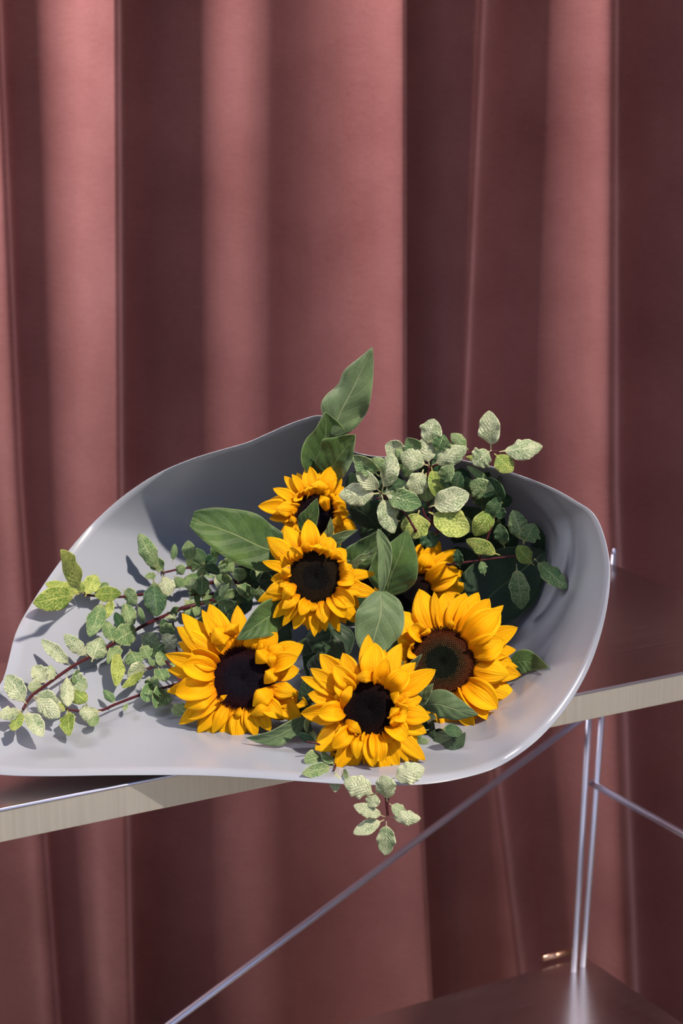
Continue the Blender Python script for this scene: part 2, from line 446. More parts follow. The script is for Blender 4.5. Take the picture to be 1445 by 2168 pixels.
# side rung between the far and the near leg
a = rear(1250, 1657, -.002)
rod('side_rung', a, a - N_ * (depth + .006), .0042)
a = rear(1240, 2012, -.004)
q0 = Pz(1150, 2029, LZ + .006); q1 = Pz(1213, 2012, LZ + .006)
v, f, u = tube([q0, q1], .0034, 12); obj('rod_clip', v, f, M_copper, rack)

# ------------------------------------------------------------------ wrap
def rimY(px, py, z): return Pz(px, py, z).y
RIM = [(-115, 1588, 1.615), (-70, 1500, 1.68), (0, 1451, 1.72), (33, 1341, 1.78), (69, 1274, 1.83), (119, 1200, 1.875), (166, 1141, 1.905), (205, 1100, 1.92),
       (262, 1050, 1.925), (330, 1005, 1.92), (400, 974, 1.91), (460, 955, 1.895), (520, 938, 1.885), (560, 921, 1.88), (600, 903, 1.875), (640, 888, 1.87), (678, 880, 1.87), (705, 898, 1.86), (745, 955, 1.88),
       (850, 970, 1.885), (930, 968, 1.885), (981, 975, 1.88), (1042, 988, 1.85), (1096, 1005, 1.82), (1168, 1033, 1.78), (1220, 1062, 1.745), (1256, 1088, 1.72), (1278, 1135, 1.70), (1290, 1200, 1.68),
       (1286, 1270, 1.665), (1270, 1345, 1.655), (1243, 1420, 1.645), (1205, 1487, 1.635), (1160, 1543, 1.625), (1110, 1588, 1.612), (1050, 1625, 1.61), (980, 1647, 1.595), (900, 1660, 1.585), (820, 1662, 1.583),
       (730, 1660, 1.585), (640, 1654, 1.588), (520, 1646, 1.595), (400, 1641, 1.60), (250, 1641, 1.602), (100, 1643, 1.60), (0, 1640, 1.60), (-70, 1628, 1.605)]
def build_wrap():
    thr = P(850, 1222, 2.085); pxc = Vector((850, 1222))
    RI = 220
    rim = [Vector(P(*r)) for r in RIM]; n = len(rim)
    def closed(arr, t):
        f = (t % 1) * n; i = int(f); u = f - i
        p0, p1, p2, p3 = (arr[(i + k) % n] for k in (-1, 0, 1, 2))
        return .5 * ((2 * p1) + (p2 - p0) * u + (2 * p0 - 5 * p1 + 4 * p2 - p3) * u * u + (3 * p1 - p0 - 3 * p2 + p3) * u ** 3)
    pix = [Vector((r[0], r[1], 0)) for r in RIM]
    V, F, Uv = [], [], []
    NV = 26
    tail = [(0, .033), (.06, .034), (.13, .04), (.19, .05)]
    for j in range(NV + 1):
        for i in range(RI):
            rp_ = closed(rim, i / RI); pp = closed(pix, i / RI)
            an = math.atan2(-(pp.y - pxc.y), pp.x - pxc.x)
            ring = thr + Vector((math.cos(an), 0, math.sin(an))) * .033
            t = j / NV
            p = ring.lerp(rp_, t)
            # belly of the cone
            out = Vector((math.cos(an), .35, math.sin(an)))
            L = (rp_ - ring).length
            sa = max(0, min(1, (math.sin(an) + .75) / 1.1)); p += out * (.075 * L * math.sin(math.pi * t ** .8) * sa * sa * (3 - 2 * sa))
            p += out * .0025 * noise.noise(Vector((math.cos(an) * 3, math.sin(an) * 3, t * 4))) * math.sin(math.pi * t)
            over = (p - fr).dot(N_) > -.004
            if over: p.z = max(p.z, .0035 + .004 * t)
            V.append(p); Uv.append((i / RI, t))
    for j in range(NV):
        for i in range(RI):
            a = j * RI + i; b = j * RI + (i + 1) % RI
            F.append((a, b, b + RI, a + RI))
    base = len(V)
    for (dy, rr) in tail:
        for i in range(RI):
            pp = closed(pix, i / RI); an = math.atan2(-(pp.y - pxc.y), pp.x - pxc.x)
            p = thr + Vector((math.cos(an) * rr * (1 + .06 * math.sin(an * 9) * (dy > 0)), dy, math.sin(an) * rr * (1 + .06 * math.sin(an * 9) * (dy > 0))))
            p.x += dy * .25
            p.z = max(p.z, .0035); V.append(p); Uv.append((i / RI, -dy))
    for k in range(len(tail) - 1):
        for i in range(RI):
            a = base + k * RI + i; b = base + k * RI + (i + 1) % RI
            F.append((b, a, a + RI, b + RI))
    for i in range(RI):    # weld tail start to cone start
        a = i; b = (i + 1) % RI
    bv = BVHTree.FromPolygons([tuple(p) for p in V], F)
    wrap = obj('flower_wrap', V, F, M_film, None, Uv)
    s = wrap.modifiers.new('thick', 'SOLIDIFY'); s.thickness = .0006; s.offset = 0
    tag(wrap, 'frosted grey plastic flower wrap flared open into a cone on the shelf', 'flower wrap')
    return wrap, thr, bv
wrap, THR, WBV = build_wrap()
def hit(px, py):
    d = ray(px, py).normalized()
    r = WBV.ray_cast(CAM, d, 5)
    return r[0]
def Q(px, py, off, Y=None):
    """a point in front of the wrap's inner face, off metres towards the lens; else at depth Y"""
    h = hit(px, py)
    if h is None: return P(px, py, Y or 1.70)
    return nudge(h, off)

def inside(p, px, py, gap=.008):
    """keep a point on the open side of the wrap"""
    h = hit(px, py)
    if h is not None and (h - CAM).length - gap < (p - CAM).length: return nudge(h, gap)
    return p

# ------------------------------------------------------------------ blades (petals, leaves)
def pr_petal(t):
    if t < .5: return .42 + .58 * math.sin(math.pi * t)
    u = (t - .5) / .5
    return max(.0, (1 - u ** 1.9)) ** .85
def pr_leaf(t):
    return max(.02, math.sin(math.pi * t ** .78)) ** .9 if t < .999 else .01
def pr_ovate(t):
    return .05 if t < .04 else max(.01, math.sin(math.pi * ((t - .04) / .96) ** .62)) ** .95
def pr_pitt(t):
    if t < .14: return .05 + .02 * t
    u = (t - .14) / .86
    return .06 + .94 * max(0, math.sin(math.pi * u ** .9)) ** .72 if u < .995 else .04
def pr_bract(t):
    return .75 * (1 - t) ** .8 + .25 * math.sin(math.pi * t)
def blade(path, width, nrm, prof, cup=.2, wave=0, wn=3, nu=6, nv=12, roll=0, ridge=0, arch=0, skew=0, tipcurl=0, ph=0, twist=0):
    V, F, U = [], [], []
    L = sum((path[i + 1] - path[i]).length for i in range(len(path) - 1))
    for j in range(nv + 1):
        t = j / nv; c = catmull(path, t)
        a = catmull(path, max(0, t - .03)); b = catmull(path, min(1, t + .03)); T = (b - a).normalized()
        S = T.cross(nrm).normalized(); Nn = S.cross(T).normalized()
        c = c + Nn * (arch * L * math.sin(math.pi * t) + tipcurl * L * max(0, t - .6) ** 2 * 4)
        ang = roll + twist * (t - .5)
        S2 = S * math.cos(ang) + Nn * math.sin(ang); N2 = Nn * math.cos(ang) - S * math.sin(ang)
        hw = width * .5 * prof(t)
        for i in range(nu + 1):
            s = -1 + 2 * i / nu
            k = cup * s * s * hw * (1.1 if s > 0 else .9)
            k += ridge * hw * math.cos(s * math.pi * 2.5) * math.sin(math.pi * min(1, t * 1.1))
            e = 1 + skew * s
            w = wave * width * abs(s) ** 2 * math.sin(wn * 2 * math.pi * t + (1.7 if s > 0 else 0) + ph) * math.sin(math.pi * min(1, t * 1.05)) 
            V.append(c + S2 * (s * hw * e + .35 * w * (1 if s > 0 else -1)) + N2 * (k + w)); U.append((i / nu, t))
    for j in range(nv):
        for i in range(nu):
            a = j * (nu + 1) + i; F.append((a, a + 1, a + nu + 2, a + nu + 1))
    return V, F, U
def toward(p): return (CAM - p).normalized()
def rv(k): return Vector((random.uniform(-k, k), random.uniform(-k, k), random.uniform(-k, k)))
def solid(o, t=.0004):
    s = o.modifiers.new('thick', 'SOLIDIFY'); s.thickness = t; s.offset = 0; return o

# ------------------------------------------------------------------ sunflowers
def sunflower(label, center, Y, disk_px, tilt, crop, petals, dark_rim, seed, fill=(0, 360), inner_col=(.006, .006, .006), nin=14):
    random.seed(seed)
    cx, cy = center
    c0 = P(cx, cy, Y); dist = (c0 - CAM).length; ppm = FPX / dist
    n = (toward(c0) + Vector((1, 0, 0)) * tilt[0] + UP * tilt[1]).normalized()
    ox, oy, sc = crop
    rd = disk_px / ppm
    fl = empty('sunflower', c0 - n * .02, label, 'sunflower', None)
    ex = UP.cross(n).normalized(); ey = n.cross(ex)
    def plane(px, py, lift):
        return nudge(on_plane(px, py, c0, n), lift)
    # back disk (receptacle) + seed disk
    V, F, C = [], [], []
    NR, NS = 10, 40
    V.append(c0 - n * .001)
    C.append(inner_col + (1,))
    for i in range(1, NR + 1):
        r = i / NR
        for k in range(NS):
            a = 2 * math.pi * k / NS
            h = .003 * math.sin(math.pi * r) * 1.3 - .001 + (.0015 if r < .97 else -.006)
            V.append(c0 + (ex * math.cos(a) + ey * math.sin(a)) * rd * r * 1.03 + n * h)
            g = max(0, (r - .45) / .55) ** 1.3
            C.append(tuple(inner_col[q] * (1 - g) + dark_rim[q] * g for q in range(3)) + (1,))
    for k in range(NS): F.append((0, 1 + k, 1 + (k + 1) % NS))
    for i in range(NR - 1):
        for k in range(NS):
            a = 1 + i * NS + k; b = 1 + i * NS + (k + 1) % NS; F.append((a, b, b + NS, a + NS))
    F = [q[::-1] if (V[q[1]] - V[q[0]]).cross(V[q[2]] - V[q[0]]).dot(n) < 0 else q for q in F]
    obj('seed_disk', V, F, M_tint, fl, cols=C)
    # florets in phyllotaxis, fuzzier at the rim
    V, F, C = [], [], []
    NF = 1100
    for i in range(NF):
        r = math.sqrt((i + .5) / NF); a = i * R(137.508)
        base = c0 + (ex * math.cos(a) + ey * math.sin(a)) * rd * r * 1.02 + n * (.003 * math.sin(math.pi * r) * 1.3 + .0006)
        rimf = max(0, (r - .72) / .28)
        hh = (.0009 + .0026 * rimf * random.uniform(.5, 1.2)); w = .00062 + .0002 * rimf
        out = (ex * math.cos(a) + ey * math.sin(a))
        tipv = base + n * hh + out * (.0014 * rimf) + rv(.0005) * rimf
        k = len(V)
        for q in range(4):
            aa = a + q * math.pi / 2; V.append(base + (ex * math.cos(aa) + ey * math.sin(aa)) * w)
        V.append(tipv)
        g = max(0, (r - .45) / .55) ** 1.2; j = random.uniform(.6, 1.5)
        cc = tuple((inner_col[m] * 1.5 * (1 - g) + dark_rim[m] * 1.5 * g) * j for m in range(3)) + (1,)
        if r > .45 and r < .84 and dark_rim[0] > .05: cc = tuple(x * j for x in (.10, .055, .018)) + (1,)
        elif r > .5 and dark_rim[0] > .025: cc = tuple(x * j for x in (.020, .013, .007)) + (1,)
        C += [cc] * 4 + [tuple(min(1, x * 1.6) for x in cc[:3]) + (1,)]
        F += [(k, k + 1, k + 4), (k + 1, k + 2, k + 4), (k + 2, k + 3, k + 4), (k + 3, k, k + 4)]
    tag(obj('florets', V, F, M_tint, fl, smooth=False, cols=C), kind='stuff')
    # petals measured one by one
    angs = []
    for q in petals:
        flag = ''
        if isinstance(q[-1], str): flag = q[-1]; q = q[:-1]
        if len(q) == 5: bx, by, tx, ty, w = q; own = True
        else: tx, ty, w = q; own = False
        tx = ox + tx / sc; ty = oy + ty / sc; w = w / sc
        dx, dy = tx - cx, ty - cy; dl = math.hypot(dx, dy)
        if own:
            bx = ox + bx / sc; by = oy + by / sc
            b = plane(bx, by, .006); t = plane(tx, ty, .010)
            mid = b.lerp(t, .5) + n * .010
            v, f, u = blade([b, mid, t], w / ppm, n, pr_petal, cup=-.35, wave=.02, nu=8, nv=14, ridge=.05, ph=random.random() * 6)
        else:
            if not flag: angs.append(math.degrees(math.atan2(-dy, dx)) % 360)
            bx = cx + dx / dl * disk_px * .93; by = cy + dy / dl * disk_px * .93
            if flag == 'i':
                b = plane(bx, by, .003); t = plane(tx, ty, .012 + random.uniform(-.002, .004))
                mid = b.lerp(t, .45) + n * random.uniform(.004, .010); cup = random.choice((.55, .5, -.35, .7))
            else:
                b = plane(bx, by, -.001); lf = random.uniform(-.008, .006); t = plane(tx, ty, lf)
                mid = b.lerp(t, .45) + n * (random.uniform(.001, .006)); cup = random.choice((-.3, -.22, .3, .4, .15))
            nn = (n + rv(.22)).normalized()
            v, f, u = blade([b, mid, t], w * 1.08 / ppm, nn, pr_petal, cup=cup, wave=random.uniform(.01, .035), wn=random.uniform(1, 2), nu=8, nv=14,
                            ridge=random.uniform(.06, .12), ph=random.random() * 6, roll=random.uniform(-.25, .25), twist=random.uniform(-.5, .5))
        solid(obj('petal', v, f, M_petal, fl, u))
    # back row closes the gaps
    rads = [math.hypot(ox + q[-3 if not isinstance(q[-1], str) else -4] / sc - cx, oy + q[-2 if not isinstance(q[-1], str) else -3] / sc - cy) for q in petals if not isinstance(q[-1], str) and len(q) == 3]
    rm = sorted(rads)[len(rads) // 2] * .92
    nb = 18
    for k in range(nb):
        a = 360 * (k + random.uniform(.1, .9)) / nb
        near = min((min(abs(a - b), 360 - abs(a - b)), i) for i, b in enumerate(angs))
        rr = rads[near[1]] * random.uniform(.78, .95) if near[0] < 25 else rm * (.9 if fill[0] <= a <= fill[1] else .7)
        dx, dy = math.cos(R(a)), -math.sin(R(a))
        b = plane(cx + dx * disk_px * .9, cy + dy * disk_px * .9, -.004); t = plane(cx + dx * rr, cy + dy * rr, random.uniform(-.014, -.006))
        v, f, u = blade([b, b.lerp(t, .5) + n * .002, t], random.uniform(.013, .017), (n + rv(.2)).normalized(), pr_petal, cup=random.choice((-.3, .3)), wave=.02, nu=6, nv=10, ridge=.06)
        solid(obj('petal', v, f, M_petal, fl, u))
    # short inner ring petals hugging the disk
    for k in range(nin):
        a = 360 * (k + random.uniform(.2, .8)) / nin
        rr = disk_px * random.uniform(1.25, 1.5)
        dx, dy = math.cos(R(a)), -math.sin(R(a))
        b = plane(cx + dx * disk_px * .97, cy + dy * disk_px * .97, .001); t = plane(cx + dx * rr, cy + dy * rr, random.uniform(.004, .010))
        v, f, u = blade([b, b.lerp(t, .5) + n * .004, t], random.uniform(.008, .012), (n + rv(.4)).normalized(), pr_petal, cup=random.choice((.5, .3, -.4)), wave=.04, nu=6, nv=8, ridge=.06, roll=random.uniform(-.5, .5))
        solid(obj('petal', v, f, M_petal, fl, u))
    # bracts behind
    for k in range(14):
        a = 2 * math.pi * (k + random.uniform(-.2, .2)) / 14
        dirv = ex * math.cos(a) + ey * math.sin(a)
        b = c0 - n * .016 + dirv * rd * .6; t = c0 - n * .014 + dirv * (rm / ppm) * random.uniform(.72, .92)
        v, f, u = blade([b, b.lerp(t, .5) - n * .004, t], random.uniform(.012, .017), n, pr_bract, cup=-.2, wave=.02, nu=4, nv=8)
        solid(obj('bract', v, f, M_bract, fl, u))
    # receptacle and stem running back to the throat of the wrap
    prof = [(.0, -.008), (.98, -.007), (1.0, -.012), (.7, -.022), (.3, -.03), (.12, -.036)]
    V, F = [], []
    for (r, h) in prof:
        for k in range(20):
            a = 2 * math.pi * k / 20; V.append(c0 + (ex * math.cos(a) + ey * math.sin(a)) * rd * max(r, .02) + n * h)
    for i in range(len(prof) - 1):
        for k in range(20):
            a = i * 20 + k; b = i * 20 + (k + 1) % 20; F.append((a, b, b + 20, a + 20))
    obj('receptacle', V, F, M_bract, fl)
    e = THR + Vector((random.uniform(-.018, .018), .0, random.uniform(-.014, .016)))
    s0 = c0 - n * .034
    v, f, u = tube([s0, s0 - n * .03 + (e - s0) * .2, e, e + Vector((.045, .17, .0))], .0042, 10, 24)
    obj('stem', v, f, M_stem, fl)
    return fl, n, ppm, c0

C1 = (500, 960, 3.6125); C2 = (330, 1240, 4.1286); C3 = (600, 1300, 4.1286); C4 = (780, 1100, 3.6125)
f1 = sunflower('middle sunflower with a round dotted dark disk and short cupped petals', (668, 1222), 1.735, 55, (.0, .02), C1,
    [(232, 640, 130), (365, 555, 150), (548, 503, 135), (670, 603, 85), (700, 710, 80, 'i'), (630, 690, 120, 'i'), (835, 732, 110), (885, 855, 90, 'i'), (1062, 918, 85), (1000, 1052, 120), (1090, 1085, 110),
     (905, 1165, 135, 'i'), (937, 1300, 120), (835, 1255, 115, 'i'), (790, 1370, 85), (682, 1362, 85), (675, 1300, 115, 'i'), (597, 1405, 85), (548, 1355, 95), (440, 1348, 105), (490, 1240, 95, 'i'), (352, 1322, 75),
     (277, 1260, 95), (162, 1135, 105), (225, 1060, 110), (198, 828, 80), (285, 860, 90), (262, 965, 100), (330, 780, 90), (410, 720, 80, 'i'), (350, 1190, 90, 'i'), (450, 1000, 355, 1120, 100), (350, 960, 410, 850, 70),
     (905, 960, 130, 'i'), (430, 740, 510, 775, 90)],
    (.030, .018, .008), 11)
f2 = sunflower('large left-hand sunflower with nibbled petals folded over its dark disk', (513, 1436), 1.71, 66, (-.12, .02), C2,
    [(225, 240, 180), (180, 360, 180), (400, 208, 120), (465, 158, 190), (80, 600, 160), (225, 700, 200, 'i'), (310, 570, 170, 'i'), (100, 735, 140), (95, 925, 150), (165, 945, 200, 'i'), (248, 1060, 190, 'i'), (200, 1212, 150),
     (280, 1165, 180), (360, 1290, 140), (440, 1322, 130), (490, 1292, 120), (600, 1382, 180), (710, 1376, 165), (830, 1315, 115), (875, 1322, 120), (1000, 1272, 140), (1100, 1160, 150, 'i'), (1272, 1165, 190), (1330, 1040, 180),
     (1230, 950, 150, 'i'), (1252, 735, 150), (1290, 515, 190), (1120, 530, 150, 'i'), (1240, 620, 160, 'i'), (1060, 405, 150), (880, 440, 160), (650, 380, 480, 500, 190), (1000, 560, 870, 680, 150), (1080, 720, 945, 858, 130),
     (1030, 900, 845, 1055, 170), (1000, 560, 1010, 720, 110), (1060, 1040, 820, 1130, 110), (560, 1010, 620, 955, 45), (700, 430, 640, 330, 150), (700, 1360, 160)],
    (.022, .004, .004), 12, inner_col=(.006, .005, .009), nin=5)
f3 = sunflower('lowest sunflower in the bouquet with a plain near-black disk hanging over the wrap edge', (782, 1500), 1.645, 60, (.0, .03), C3,
    [(740, 175, 160), (800, 250, 210), (1030, 255, 165), (900, 380, 160, 'i'), (1330, 487, 180), (1090, 500, 170, 'i'), (315, 348, 180), (440, 450, 150, 'i'), (232, 475, 140), (148, 548, 110), (210, 700, 160), (148, 872, 180), (300, 880, 165, 'i'),
     (465, 580, 170, 'i'), (275, 1190, 220), (430, 1175, 140, 'i'), (450, 1375, 140), (548, 1440, 150), (640, 1268, 150, 'i'), (780, 1340, 130, 'i'), (800, 1482, 100), (920, 1450, 120), (850, 1295, 150, 'i'), (1005, 1352, 135),
     (1095, 1302, 95), (1240, 1282, 140), (1170, 1160, 160), (1250, 1040, 150), (1285, 910, 160), (1210, 735, 140), (1080, 870, 150, 'i'), (820, 540, 620, 560, 110), (1060, 760, 930, 700, 130), (1010, 900, 940, 820, 170), (540, 930, 680, 1045, 100),
     (500, 820, 600, 610, 90), (1080, 1090, 170, 'i'), (1000, 1000, 960, 880, 120)],
    (.018, .006, .004), 13, inner_col=(.004, .003, .004))
f4 = sunflower('widest sunflower at the right with a brown ringed disk and maroon fringe', (935, 1402), 1.745, 73, (.0, .02), C4,
    [(205, 700, 200), (385, 530, 195), (500, 550, 80), (580, 558, 125), (740, 560, 180), (840, 555, 150), (925, 605, 170), (1032, 655, 120), (1005, 690, 210, 'i'), (1140, 825, 160), (1035, 925, 190, 'i'), (1127, 995, 130), (1095, 1080, 160),
     (1140, 1128, 130), (1075, 1185, 200, 'i'), (1165, 1190, 150), (1140, 1370, 170), (985, 1445, 190, 'i'), (1027, 1508, 130), (905, 1532, 160, 'i'), (950, 1605, 150), (805, 1600, 150, 'i'), (765, 1655, 150), (630, 1695, 135), (470, 1650, 120), (560, 1590, 150),
     (325, 815, 120, 'i'), (225, 860, 150), (300, 1000, 120, 'i'), (210, 980, 150), (400, 860, 120, 'i'), (200, 1200, 150), (250, 1420, 150)],
    (.085, .010, .003), 14, inner_col=(.006, .008, .005), nin=3)
f5 = sunflower('topmost sunflower tucked behind the middle one under the tall leaf', (668, 1087), 1.81, 42, (.0, .25), C1,
    [(165, 403, 120), (280, 267, 85), (365, 172, 80), (425, 158, 70), (465, 147, 100), (550, 93, 120), (640, 200, 140, 'i'), (742, 98, 130), (806, 185, 90), (822, 255, 100), (835, 330, 100), (865, 460, 100), (918, 580, 120), (300, 425, 120, 'i'), (395, 550, 110),
     (840, 420, 80, 'i'), (250, 500, 100), (560, 250, 110, 'i'), (700, 440, 645, 320, 90), (820, 540, 720, 520, 80), (330, 640, 110), (800, 700, 110), (560, 760, 110)],
    (.020, .008, .006), 15, inner_col=(.006, .004, .008))
f6 = sunflower('shaded orange sunflower half hidden behind the right-hand large one', (862, 1262), 1.845, 58, (.08, .05), C4,
    [(400, 185, 140), (545, 165, 140), (470, 260, 210, 'i'), (665, 228, 140), (675, 370, 190, 'i'), (720, 395, 130), (785, 470, 160), (700, 570, 140), (620, 600, 140), (250, 190, 150), (100, 300, 150), (60, 480, 150), (70, 650, 150), (200, 780, 150), (400, 800, 150), (560, 740, 130)],
    (.020, .007, .005), 16, inner_col=(.005, .004, .005))

# ------------------------------------------------------------------ big sunflower leaves (parts of their flowers)
def leaf(fl, pts, width_px, mat, cup=.15, wave=.05, wn=2.5, roll=0, prof=pr_leaf, nu=10, nv=22, seed=None, nrm=None, arch=0, label=None, twist=0, name='leaf'):
    pp = [inside(P(*p), p[0], p[1]) for p in pts]; mid = pp[len(pp) // 2]; ppm = FPX / (mid - CAM).length
    nn = toward(mid) if nrm is None else (toward(mid) + nrm).normalized()
    v, f, u = blade(pp, width_px / ppm, nn, prof, cup=cup, wave=wave, wn=wn, nu=nu, nv=nv, roll=roll, ph=random.random() * 6, arch=arch, twist=twist)
    o = solid(obj(name, v, f, mat, fl, u), .0005)
    if label: o['label'] = label
    return o
random.seed(5)
F1, F2, F3, F4, F5, F6 = f1[0], f2[0], f3[0], f4[0], f5[0], f6[0]
leaf(F1, [(618, 1172, 1.775), (560, 1160, 1.77), (490, 1128, 1.765), (406, 1098, 1.76)], 112, M_leaf, cup=.12, wave=.04, roll=-.15, prof=lambda t: max(.03, math.sin(math.pi * min(1, t * .93 + .03))) ** .6, label='broad green leaf spreading left')
leaf(F5, [(700, 925, 1.835), (722, 870, 1.83), (752, 812, 1.825), (788, 735, 1.82)], 96, M_leafg, cup=-.3, wave=.13, wn=2, roll=.3, label='tall pointed leaf standing above the rim')
leaf(F5, [(690, 1015, 1.845), (680, 965, 1.84), (690, 915, 1.835), (688, 872, 1.83)], 100, M_leaf, cup=.45, wave=.09, wn=1.5, prof=pr_leaf, roll=-.3)
leaf(F5, [(694, 1012, 1.835), (712, 975, 1.825), (734, 945, 1.82), (752, 920, 1.815)], 84, M_leaf, cup=.6, wave=.10, roll=.3)
leaf(F1, [(818, 1262, 1.765), (826, 1225, 1.76), (846, 1175, 1.755), (862, 1122, 1.76)], 104, M_leaf, cup=-.12, wave=.04, roll=.1, prof=pr_leaf)
leaf(F1, [(800, 1120, 1.735), (814, 1165, 1.73), (812, 1215, 1.728), (803, 1266, 1.73)], 30, M_leafg, cup=.5, wave=.08, wn=1.5)
leaf(F3, [(806, 1252, 1.728), (806, 1300, 1.715), (792, 1350, 1.71), (782, 1400, 1.705)], 104, M_leafg, cup=.15, wave=.03, roll=.1, prof=lambda t: max(.12, math.sin(math.pi * t ** .8)) ** .7)
leaf(F1, [(735, 1215, 1.765), (755, 1185, 1.76), (780, 1160, 1.757), (806, 1122, 1.75)], 62, M_leaf, cup=.25, wave=.05, roll=.3)
leaf(F1, [(612, 1290, 1.745), (575, 1302, 1.73), (540, 1325, 1.715), (501, 1355, 1.70)], 74, M_leaf, cup=.3, wave=.03, roll=.3, prof=pr_leaf)
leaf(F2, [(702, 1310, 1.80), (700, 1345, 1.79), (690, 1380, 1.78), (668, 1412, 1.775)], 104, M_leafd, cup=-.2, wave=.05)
leaf(F2, [(645, 1520, 1.675), (610, 1545, 1.665), (570, 1562, 1.66), (520, 1562, 1.665)], 44, M_leafg, cup=.35, wave=.05, roll=.5)
leaf(F3, [(890, 1495, 1.70), (925, 1490, 1.685), (965, 1502, 1.68), (1012, 1513, 1.675)], 62, M_leafg, cup=-.2, wave=.06, roll=-.2)
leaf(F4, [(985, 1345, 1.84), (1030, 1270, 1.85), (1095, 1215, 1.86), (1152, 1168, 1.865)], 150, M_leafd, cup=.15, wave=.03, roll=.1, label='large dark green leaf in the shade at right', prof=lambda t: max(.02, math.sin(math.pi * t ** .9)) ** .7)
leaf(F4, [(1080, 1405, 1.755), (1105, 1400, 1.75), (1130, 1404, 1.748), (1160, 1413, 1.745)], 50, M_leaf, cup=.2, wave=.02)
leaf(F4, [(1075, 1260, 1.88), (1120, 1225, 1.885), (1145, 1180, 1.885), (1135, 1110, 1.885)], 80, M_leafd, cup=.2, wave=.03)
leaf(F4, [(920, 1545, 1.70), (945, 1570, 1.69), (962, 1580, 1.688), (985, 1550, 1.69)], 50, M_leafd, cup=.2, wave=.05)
leaf(F5, [(655, 1130, 1.775), (650, 1108, 1.768), (660, 1085, 1.765), (671, 1055, 1.765)], 42, M_leaf, cup=.3, wave=.05, prof=pr_leaf)
leaf(F5, [(700, 1175, 1.775), (704, 1150, 1.765), (725, 1135, 1.76), (757, 1122, 1.755)], 38, M_bract, cup=.3, wave=.05, prof=pr_bract, name='bract')
leaf(F5, [(680, 1165, 1.77), (690, 1140, 1.76), (698, 1120, 1.757), (700, 1095, 1.755)], 30, M_bract, cup=.2, wave=.05, prof=pr_bract, name='bract')
leaf(F1, [(742, 1205, 1.745), (760, 1185, 1.74), (775, 1178, 1.738), (790, 1168, 1.736)], 22, M_bract, cup=.3, prof=pr_bract, name='bract')
leaf(F3, [(855, 1430, 1.69), (868, 1415, 1.68), (880, 1400, 1.675), (893, 1385, 1.672)], 24, M_bract, cup=.4, prof=pr_bract, name='bract')
leaf(F3, [(878, 1492, 1.685), (892, 1480, 1.675), (905, 1462, 1.67), (917, 1447, 1.668)], 34, M_bract, cup=.3, prof=pr_bract, name='bract')
# dark backing leaves behind the heads, part of whichever stem carries them
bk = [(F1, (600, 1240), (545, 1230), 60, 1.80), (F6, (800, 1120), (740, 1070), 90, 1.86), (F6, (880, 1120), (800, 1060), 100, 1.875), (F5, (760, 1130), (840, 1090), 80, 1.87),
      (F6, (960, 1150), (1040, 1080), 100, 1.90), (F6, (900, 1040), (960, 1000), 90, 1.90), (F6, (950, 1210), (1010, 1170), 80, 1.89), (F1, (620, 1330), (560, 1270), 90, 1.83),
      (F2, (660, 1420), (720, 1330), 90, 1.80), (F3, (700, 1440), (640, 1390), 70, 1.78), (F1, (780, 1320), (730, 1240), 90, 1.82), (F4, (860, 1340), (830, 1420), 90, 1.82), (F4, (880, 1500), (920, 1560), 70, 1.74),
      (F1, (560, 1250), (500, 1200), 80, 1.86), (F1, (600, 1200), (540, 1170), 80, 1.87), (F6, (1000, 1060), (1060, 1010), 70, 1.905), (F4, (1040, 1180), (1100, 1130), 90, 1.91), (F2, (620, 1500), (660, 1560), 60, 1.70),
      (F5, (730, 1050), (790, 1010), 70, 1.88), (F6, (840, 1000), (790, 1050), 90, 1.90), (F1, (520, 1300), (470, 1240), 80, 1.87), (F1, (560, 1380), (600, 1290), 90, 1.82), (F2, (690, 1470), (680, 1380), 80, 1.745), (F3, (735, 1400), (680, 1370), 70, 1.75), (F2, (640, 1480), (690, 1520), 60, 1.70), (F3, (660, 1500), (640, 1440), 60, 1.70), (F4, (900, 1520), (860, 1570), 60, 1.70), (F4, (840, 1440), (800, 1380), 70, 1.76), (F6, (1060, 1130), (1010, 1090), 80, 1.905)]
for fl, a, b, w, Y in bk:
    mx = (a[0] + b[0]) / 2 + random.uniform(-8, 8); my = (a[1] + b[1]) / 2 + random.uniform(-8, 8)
    leaf(fl, [(a[0], a[1], Y + .01), (mx, my, Y), (b[0], b[1], Y - .01)], w, M_leafd, cup=random.uniform(-.3, .3), wave=.05, roll=random.uniform(-.6, .6), nu=6, nv=12)

